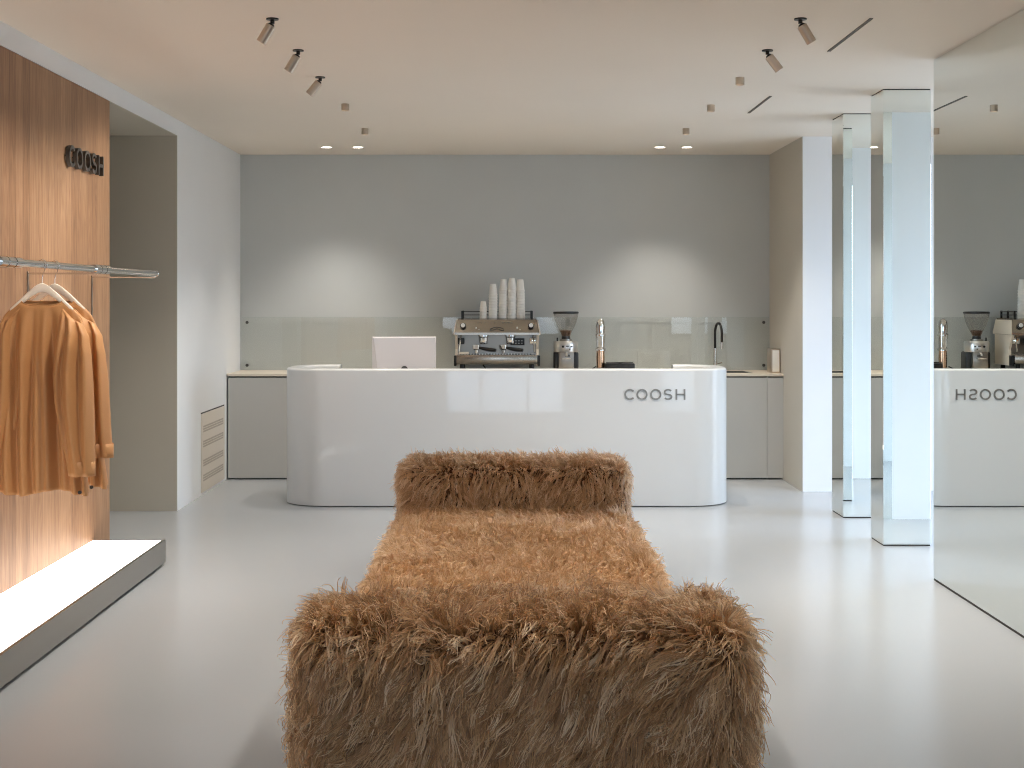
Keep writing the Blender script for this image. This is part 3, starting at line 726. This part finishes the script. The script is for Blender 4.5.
# ------------------------------------------------------------------ ceiling fittings
def spot_lamp(loc, target, energy, size, blend=0.6, radius=0.02, col=(1.0, 0.94, 0.855)):
    d = bpy.data.lights.new('spot', 'SPOT'); d.energy = energy; d.spot_size = math.radians(size); d.spot_blend = blend
    d.shadow_soft_size = radius; d.color = col
    o = bpy.data.objects.new('lamp', d); C.objects.link(o); o.location = loc
    o.rotation_euler = (Vector(target)-Vector(loc)).to_track_quat('-Z', 'Y').to_euler(); return o
SPOT_E = 95
def spotlight(x, y, tilt, label, group, energy=None, cone=95, aim=None):
    t = thing('spotlight', label, 'spotlight', (x, y, ZC), 0, group)
    MB().lathe([(0, 0), (0.029, 0), (0.029, -0.006), (0, -0.006)], 24).build('base_plate', M['black'], t)
    R = Matrix.Translation((0, 0, -0.022)) @ Matrix.Rotation(math.radians(tilt), 4, 'Y')
    if aim is not None:
        R = Matrix.Translation((0, 0, -0.022)) @ (Vector(aim)-Vector((x, y, ZC))).to_track_quat('-Z', 'Y').to_matrix().to_4x4()
    k = MB().cyl((0, 0, -0.006), (0, 0, -0.024), 0.010, n=16)
    k.lathe([(0, -0.002), (0.012, -0.004), (0.022, -0.016), (0, -0.018)], 16, m=R); k.build('knuckle', M['black'], t)
    bd = MB().lathe([(0, -0.012), (0.021, -0.012), (0.0235, -0.015), (0.0235, -0.103), (0.019, -0.103), (0.018, -0.088), (0, -0.088)], 32, m=R).build('body', M['bronze'], t)
    MB().lathe([(0, -0.0885), (0.017, -0.0885), (0.017, -0.090), (0, -0.090)], 24, m=R).build('lens', M['lamp_on'], bd)
    d = R @ Vector((0, 0, -0.112)); d0 = R @ Vector((0, 0, 0))
    p = Vector((x, y, ZC))+d
    spot_lamp(p, p+(d-d0), energy or SPOT_E*(0.75 if x < 0 else 1.0), cone)
for row, xx, sgn in (('left', -1.07, 1), ('right', 1.37, -1)):
    for y, tl, o_ in ((5.44, 14, 'first'), (6.47, 31 if row == 'left' else 30, 'second'), (7.28, 31 if row == 'left' else 37, 'third')):
        spotlight(xx, y, sgn*tl, f'{o_} tilted spotlight from the front in the {row} ceiling row', f'tilted spotlights in the {row} row')
def added_lamp(x, y, label, energy, cone, aim): spotlight(x, y, 0, label, 'added unseen spotlights above the daybed', energy, cone, aim)  # added lamps out of view, put in to brighten the daybed
added_lamp(-1.07, 4.55, 'added unseen spotlight above the view in the left row, aimed at the daybed seat', 125, 56, (0.05, 5.45, 0.5))
added_lamp(1.37, 4.55, 'added unseen spotlight above the view in the right row, aimed at the daybed seat', 125, 56, (0.05, 5.45, 0.5))
added_lamp(-1.07, 3.65, 'added unseen spotlight nearest the viewer in the left row, aimed at the front bolster', 80, 46, (0.0, 3.85, 0.75))
added_lamp(1.37, 3.65, 'added unseen spotlight nearest the viewer in the right row, aimed at the front bolster', 80, 46, (0.1, 3.85, 0.75))
spotlight(-1.07, 8.15, 39, 'fourth tilted spotlight from the front in the left ceiling row', 'tilted spotlights in the left row')
def can(x, y, label, row):
    t = thing('ceiling_can_light', label, 'ceiling light', (x, y, ZC), 0, f'short can lights in the {row} row')
    MB().lathe([(0, 0), (0.026, 0), (0.026, -0.044), (0.022, -0.044), (0.020, -0.022), (0, -0.022)], 28).build('body', M['bronze'], t)
    MB().lathe([(0, -0.0225), (0.019, -0.0225), (0.019, -0.024), (0, -0.024)], 20).build('lens', M['lamp_on'], t)
    spot_lamp((x, y, ZC-0.05), (x, y, 0), SPOT_E*(0.75 if x < 0 else 1.0), 110)
can(-1.05, 9.26, 'short can light nearer the viewer in the left ceiling row', 'left')
can(-1.05, 10.57, 'short can light nearer the back wall in the left ceiling row', 'left')
can(1.377, 8.17, 'short can light nearest the viewer in the right ceiling row', 'right')
can(1.377, 9.31, 'short can light in the middle of the right ceiling row', 'right')
can(1.374, 10.57, 'short can light nearest the back wall in the right ceiling row', 'right')
for x, l in ((-1.50, 'outer recessed downlight of the left pair by the back wall'), (-1.235, 'inner recessed downlight of the left pair by the back wall'),
             (1.318, 'inner recessed downlight of the right pair by the back wall'), (1.546, 'outer recessed downlight of the right pair by the back wall')):
    t = thing('recessed_downlight', l, 'ceiling light', (x, 11.83, ZC), 0, 'recessed downlights by the back wall')
    MB().lathe([(0.042, 0), (0.048, 0), (0.048, -0.003), (0.042, -0.004)], 28).build('trim_ring', M['matt_white'], t)
    MB().lathe([(0, -0.001), (0.042, -0.001), (0.042, -0.0025), (0, -0.003)], 28).build('lens', M['lamp_on'], t)
    spot_lamp((x, 11.83, ZC-0.02), (x-0.22, 11.95, 0), 40, 80, 0.8, 0.04)
def slot(y0, y1, label):
    t = thing('ceiling_slot_vent', label, 'vent', (1.695, (y0+y1)/2, ZC), 0, 'slot vents in the ceiling')
    l = (y1-y0)/2
    MB().box(-0.006, 0.006, -l, l, -0.0025, 0).build('slot', M['slot'], t, smooth=False)
    MB().box(-0.008, -0.006, -l, l, -0.004, 0).build('rim', M['slot'], t, smooth=False)
    MB().box(0.006, 0.008, -l, l, -0.004, 0).build('rim', M['slot'], t, smooth=False)
slot(6.46, 7.31, 'thin dark slot vent in the ceiling nearer the viewer')
slot(8.90, 9.70, 'thin dark slot vent in the ceiling nearer the columns')

# ------------------------------------------------------------------ fur daybed
BX = 0.05
db = thing('fur_daybed', 'long brown shaggy fur daybed with a bolster block at each end', 'daybed', (BX, 5.3, 0))
def rbox(x0, x1, y0, y1, z0, z1, bev, seg=5):
    b = MB().box(x0, x1, y0, y1, z0, z1, bev=bev, seg=seg)
    bmesh.ops.recalc_face_normals(b.bm, faces=b.bm.faces)
    return b
def noise3(p, seed, scale, n=6):
    r = np.random.default_rng(seed); out = np.zeros((len(p), 3))
    for k in range(n):
        d = r.normal(size=3); d /= np.linalg.norm(d); f = scale*r.uniform(0.6, 1.8); ph = r.uniform(0, 6.28, 3)
        a = p@d*f
        out += np.stack([np.sin(a+ph[0]), np.sin(a*1.1+ph[1]), np.sin(a*0.9+ph[2])], 1)
    return out/math.sqrt(n)

def fur(part, count, L0, L1, comb, lift, grav, radius, seed, npt=8, clump=22, curl=0.006, zmin=0.02, comb_fn=None, tone0=0.08, tvar=0.62):
    me = part.data; me.calc_loop_triangles()
    V = np.empty(len(me.vertices)*3); me.vertices.foreach_get('co', V); V = V.reshape(-1, 3)
    Nn = np.empty(len(me.vertices)*3); me.vertices.foreach_get('normal', Nn); Nn = Nn.reshape(-1, 3)
    T = np.empty(len(me.loop_triangles)*3, dtype=np.int32); me.loop_triangles.foreach_get('vertices', T); T = T.reshape(-1, 3)
    A, B, Cc = V[T[:, 0]], V[T[:, 1]], V[T[:, 2]]
    ar = np.linalg.norm(np.cross(B-A, Cc-A), axis=1)
    fn = np.cross(B-A, Cc-A); fn /= (np.linalg.norm(fn, axis=1)[:, None]+1e-12)
    ar[fn[:, 2] < -0.5] = 0
    r = np.random.default_rng(seed)
    tri = r.choice(len(T), size=count, p=ar/ar.sum())
    u = r.random(count); v = r.random(count); k = u+v > 1; u[k] = 1-u[k]; v[k] = 1-v[k]; w = 1-u-v
    P = A[tri]*w[:, None]+B[tri]*u[:, None]+Cc[tri]*v[:, None]
    NN = Nn[T[tri, 0]]*w[:, None]+Nn[T[tri, 1]]*u[:, None]+Nn[T[tri, 2]]*v[:, None]
    flat = fn[tri]
    NN /= np.linalg.norm(NN, axis=1)[:, None]+1e-9
    NN = NN*0.8+flat*0.2; NN /= np.linalg.norm(NN, axis=1)[:, None]
    ok = P[:, 2] > zmin; P, NN = P[ok], NN[ok]; n = len(P)
    L = r.uniform(L0, L1, n)*(1-0.22*np.clip(NN[:, 2], 0, 1))*(1-0.25*np.clip(np.abs(NN[:, 0])-0.3, 0, 1))
    fl = noise3(P, seed+1, 8.0)*0.30+noise3(P, seed+2, 26.0)*0.38
    cb = np.array(comb)[None, :]*np.ones((n, 1)) if comb_fn is None else comb_fn(P, NN)
    g = np.array([0, 0, -1.0])[None, :]
    jit = r.normal(size=(n, 3))*0.16
    def tang(vv): return vv-NN*np.sum(vv*NN, axis=1)[:, None]
    side = tang(cb+fl+jit)
    pos = np.zeros((n, npt, 3)); pos[:, 0] = P
    for i in range(1, npt):
        t = i/(npt-1)
        up_ = np.clip(NN[:, 2:3], 0, 1)
        d = NN*(lift*(1-t)**1.2+0.10+0.14*up_)+side*(0.35+0.65*t)*(1-0.35*up_)+g*grav*t*(1-0.8*up_)
        d /= np.linalg.norm(d, axis=1)[:, None]
        pos[:, i] = pos[:, i-1]+d*(L/(npt-1))[:, None]
        # keep hairs outside the block
        into = np.sum((pos[:, i]-P)*NN, axis=1); pos[:, i] += NN*np.clip(0.004-into, 0, None)[:, None]
    # clumps: hairs gather towards a guide hair
    ng = max(1, n//clump); gi = r.choice(n, ng, replace=False)
    kd = kdtree.KDTree(ng)
    for q, i in enumerate(gi): kd.insert(P[i], q)
    kd.balance()
    own = np.array([kd.find(p)[1] for p in P]); G = gi[own]
    t = np.linspace(0, 1, npt)[None, :, None]
    near = np.exp(-np.linalg.norm(P-P[G], axis=1)/0.03)[:, None, None]
    cf = np.clip((1.0*t**0.55)*r.uniform(0.85, 1.1, (n, 1, 1)), 0, 0.985)
    pos = pos*(1-cf)+(pos[G]+(P-P[G])[:, None, :]*0.07)*cf
    # wave
    ax = noise3(P[G], seed+3, 60.0); ax2 = r.normal(size=(n, 3))*0.5
    phg = r.uniform(0, 6.28, n)[G][:, None]+r.normal(size=(n, 1))*0.5
    fr = r.uniform(3, 8, n)[G][:, None]
    wv = np.sin(fr*t[:, :, 0]+phg)-np.sin(phg)
    pos += (ax+ax2)[:, None, :]*(wv*curl*t[:, :, 0])[:, :, None]
    pos[:, 0] = P-NN*0.003
    cu = bpy.data.hair_curves.new('fur'); cu.add_curves([npt]*n)
    cu.position_data.foreach_set('vector', pos.astype(np.float32).ravel())
    ra = cu.attributes.get('radius') or cu.attributes.new('radius', 'FLOAT', 'POINT')
    rad = radius*r.uniform(0.7, 1.3, (n, 1))*(1-0.72*np.linspace(0, 1, npt)[None, :]**1.5)
    ra.data.foreach_set('value', rad.astype(np.float32).ravel())
    tn = cu.attributes.new('tone', 'FLOAT', 'CURVE')
    lock = r.random(n)[G]; tn.data.foreach_set('value', (tone0+tvar*lock**2.0+0.14*r.random(n)).astype(np.float32))
    cu.materials.append(M['fur'])
    o = bpy.data.objects.new('fur', cu); C.objects.link(o); o.parent = part
    o['kind'] = 'stuff'
    return o
# local y: block spans (world y - 5.3)
HW = 0.568
fb = rbox(-HW, HW, 3.55-5.3, 3.88-5.3, 0.03, 0.655, 0.065).build('front_bolster', M['hide'], db, angle=3)
bb = rbox(-HW, HW, 7.03-5.3, 7.36-5.3, 0.03, 0.67, 0.07).build('rear_bolster', M['hide'], db, angle=3)
se = rbox(-HW-0.004, HW+0.004, 3.88-5.3, 7.03-5.3, 0.03, 0.435, 0.06).build('seat', M['hide'], db, angle=3)
MB().box(-HW+0.06, HW-0.06, -1.68, 1.98, 0.0, 0.035).build('plinth', M['dark'], db, smooth=False)
def comb_front(P, N):
    c = np.zeros_like(P)
    fr = np.clip(-N[:, 1], 0, 1)[:, None]; top = np.clip(N[:, 2], 0, 1)[:, None]; sd = np.abs(N[:, 0])[:, None]
    lean = np.clip(-0.55+0.55*P[:, 0:1]+0.25*np.sin(P[:, 0:1]*7+P[:, 2:3]*5), -0.95, 0.1)
    c += fr*(np.array([0, 0, -0.75])+lean*np.array([1.0, 0, 0]))+top*np.array([-0.10, -0.45, 0.1])+sd*np.array([0, -0.35, -0.9])
    return c
def comb_seat(P, N):
    c = np.zeros_like(P)
    band = np.sin(P[:, 1]*9.0+0.6*np.sin(P[:, 0]*3))[:, None]
    c += np.array([-0.12, -0.75, 0.0])*(1.0+0.45*band)*np.clip(N[:, 2], 0, 1)[:, None]
    c += np.abs(N[:, 0])[:, None]*np.array([0, -0.3, -0.9])
    return c
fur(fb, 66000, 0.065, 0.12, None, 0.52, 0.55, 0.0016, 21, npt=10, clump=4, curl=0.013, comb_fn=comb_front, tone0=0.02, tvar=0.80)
fur(se, 115000, 0.045, 0.085, None, 0.55, 0.10, 0.0014, 31, npt=7, clump=5, curl=0.009, zmin=0.12, comb_fn=comb_seat, tone0=0.33, tvar=0.50)  # seat fur toned paler than the front, standing in for overhead light
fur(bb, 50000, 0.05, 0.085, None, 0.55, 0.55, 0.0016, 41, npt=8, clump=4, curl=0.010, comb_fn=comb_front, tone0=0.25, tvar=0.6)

# ------------------------------------------------------------------ daylight
w = bpy.data.worlds.new('sky'); bpy.context.scene.world = w; w.use_nodes = True
nt = w.node_tree; N = nt.nodes; L = nt.links
bg = N['Background']; tc = N.new('ShaderNodeTexCoord'); sp3 = N.new('ShaderNodeSeparateXYZ'); cr3 = N.new('ShaderNodeValToRGB')
mr3 = N.new('ShaderNodeMapRange'); mr3.inputs['From Min'].default_value = -1; mr3.inputs['From Max'].default_value = 1
L.new(tc.outputs['Generated'], sp3.inputs[0]); L.new(sp3.outputs['Z'], mr3.inputs['Value']); L.new(mr3.outputs['Result'], cr3.inputs['Fac'])
e = cr3.color_ramp.elements
e[0].position = 0.485; e[0].color = (0.24, 0.27, 0.30, 1); e[1].position = 0.53; e[1].color = (0.66, 0.82, 1.02, 1)
L.new(cr3.outputs[0], bg.inputs['Color']); bg.inputs['Strength'].default_value = 8.6
def portal(loc, rot, sx, sy):
    d = bpy.data.lights.new('window_portal', 'AREA'); d.shape = 'RECTANGLE'; d.size = sx; d.size_y = sy; d.cycles.is_portal = True
    o = bpy.data.objects.new('window_daylight', d); C.objects.link(o); o.location = loc; o.rotation_euler = rot
portal((0, YF-0.01, (FZ0+FZ1)/2), (PI/2, 0, 0), 2*FX, FZ1-FZ0)
portal((BAYX+0.01, (W0+W1)/2, 1.3), (0, PI/2, 0), 2.6, W1-W0)

sc = bpy.context.scene
sc.view_settings.view_transform = 'Standard'; sc.view_settings.look = 'None'; sc.view_settings.gamma = 1.0
sc.view_settings.use_curve_mapping = False; sc.view_settings.exposure = 0.0
sc.cycles.max_bounces = 10; sc.cycles.diffuse_bounces = 5; sc.cycles.glossy_bounces = 8; sc.cycles.transparent_max_bounces = 12
sc.cycles.sample_clamp_indirect = 8.0; sc.cycles.use_denoising = True; sc.cycles.denoiser = 'OPENIMAGEDENOISE'; sc.cycles.denoising_input_passes = 'RGB_ALBEDO_NORMAL'; sc.cycles.denoising_prefilter = 'NONE'; sc.cycles.filter_width = 1.1
sc.cycles.caustics_reflective = True; sc.cycles.blur_glossy = 0.5
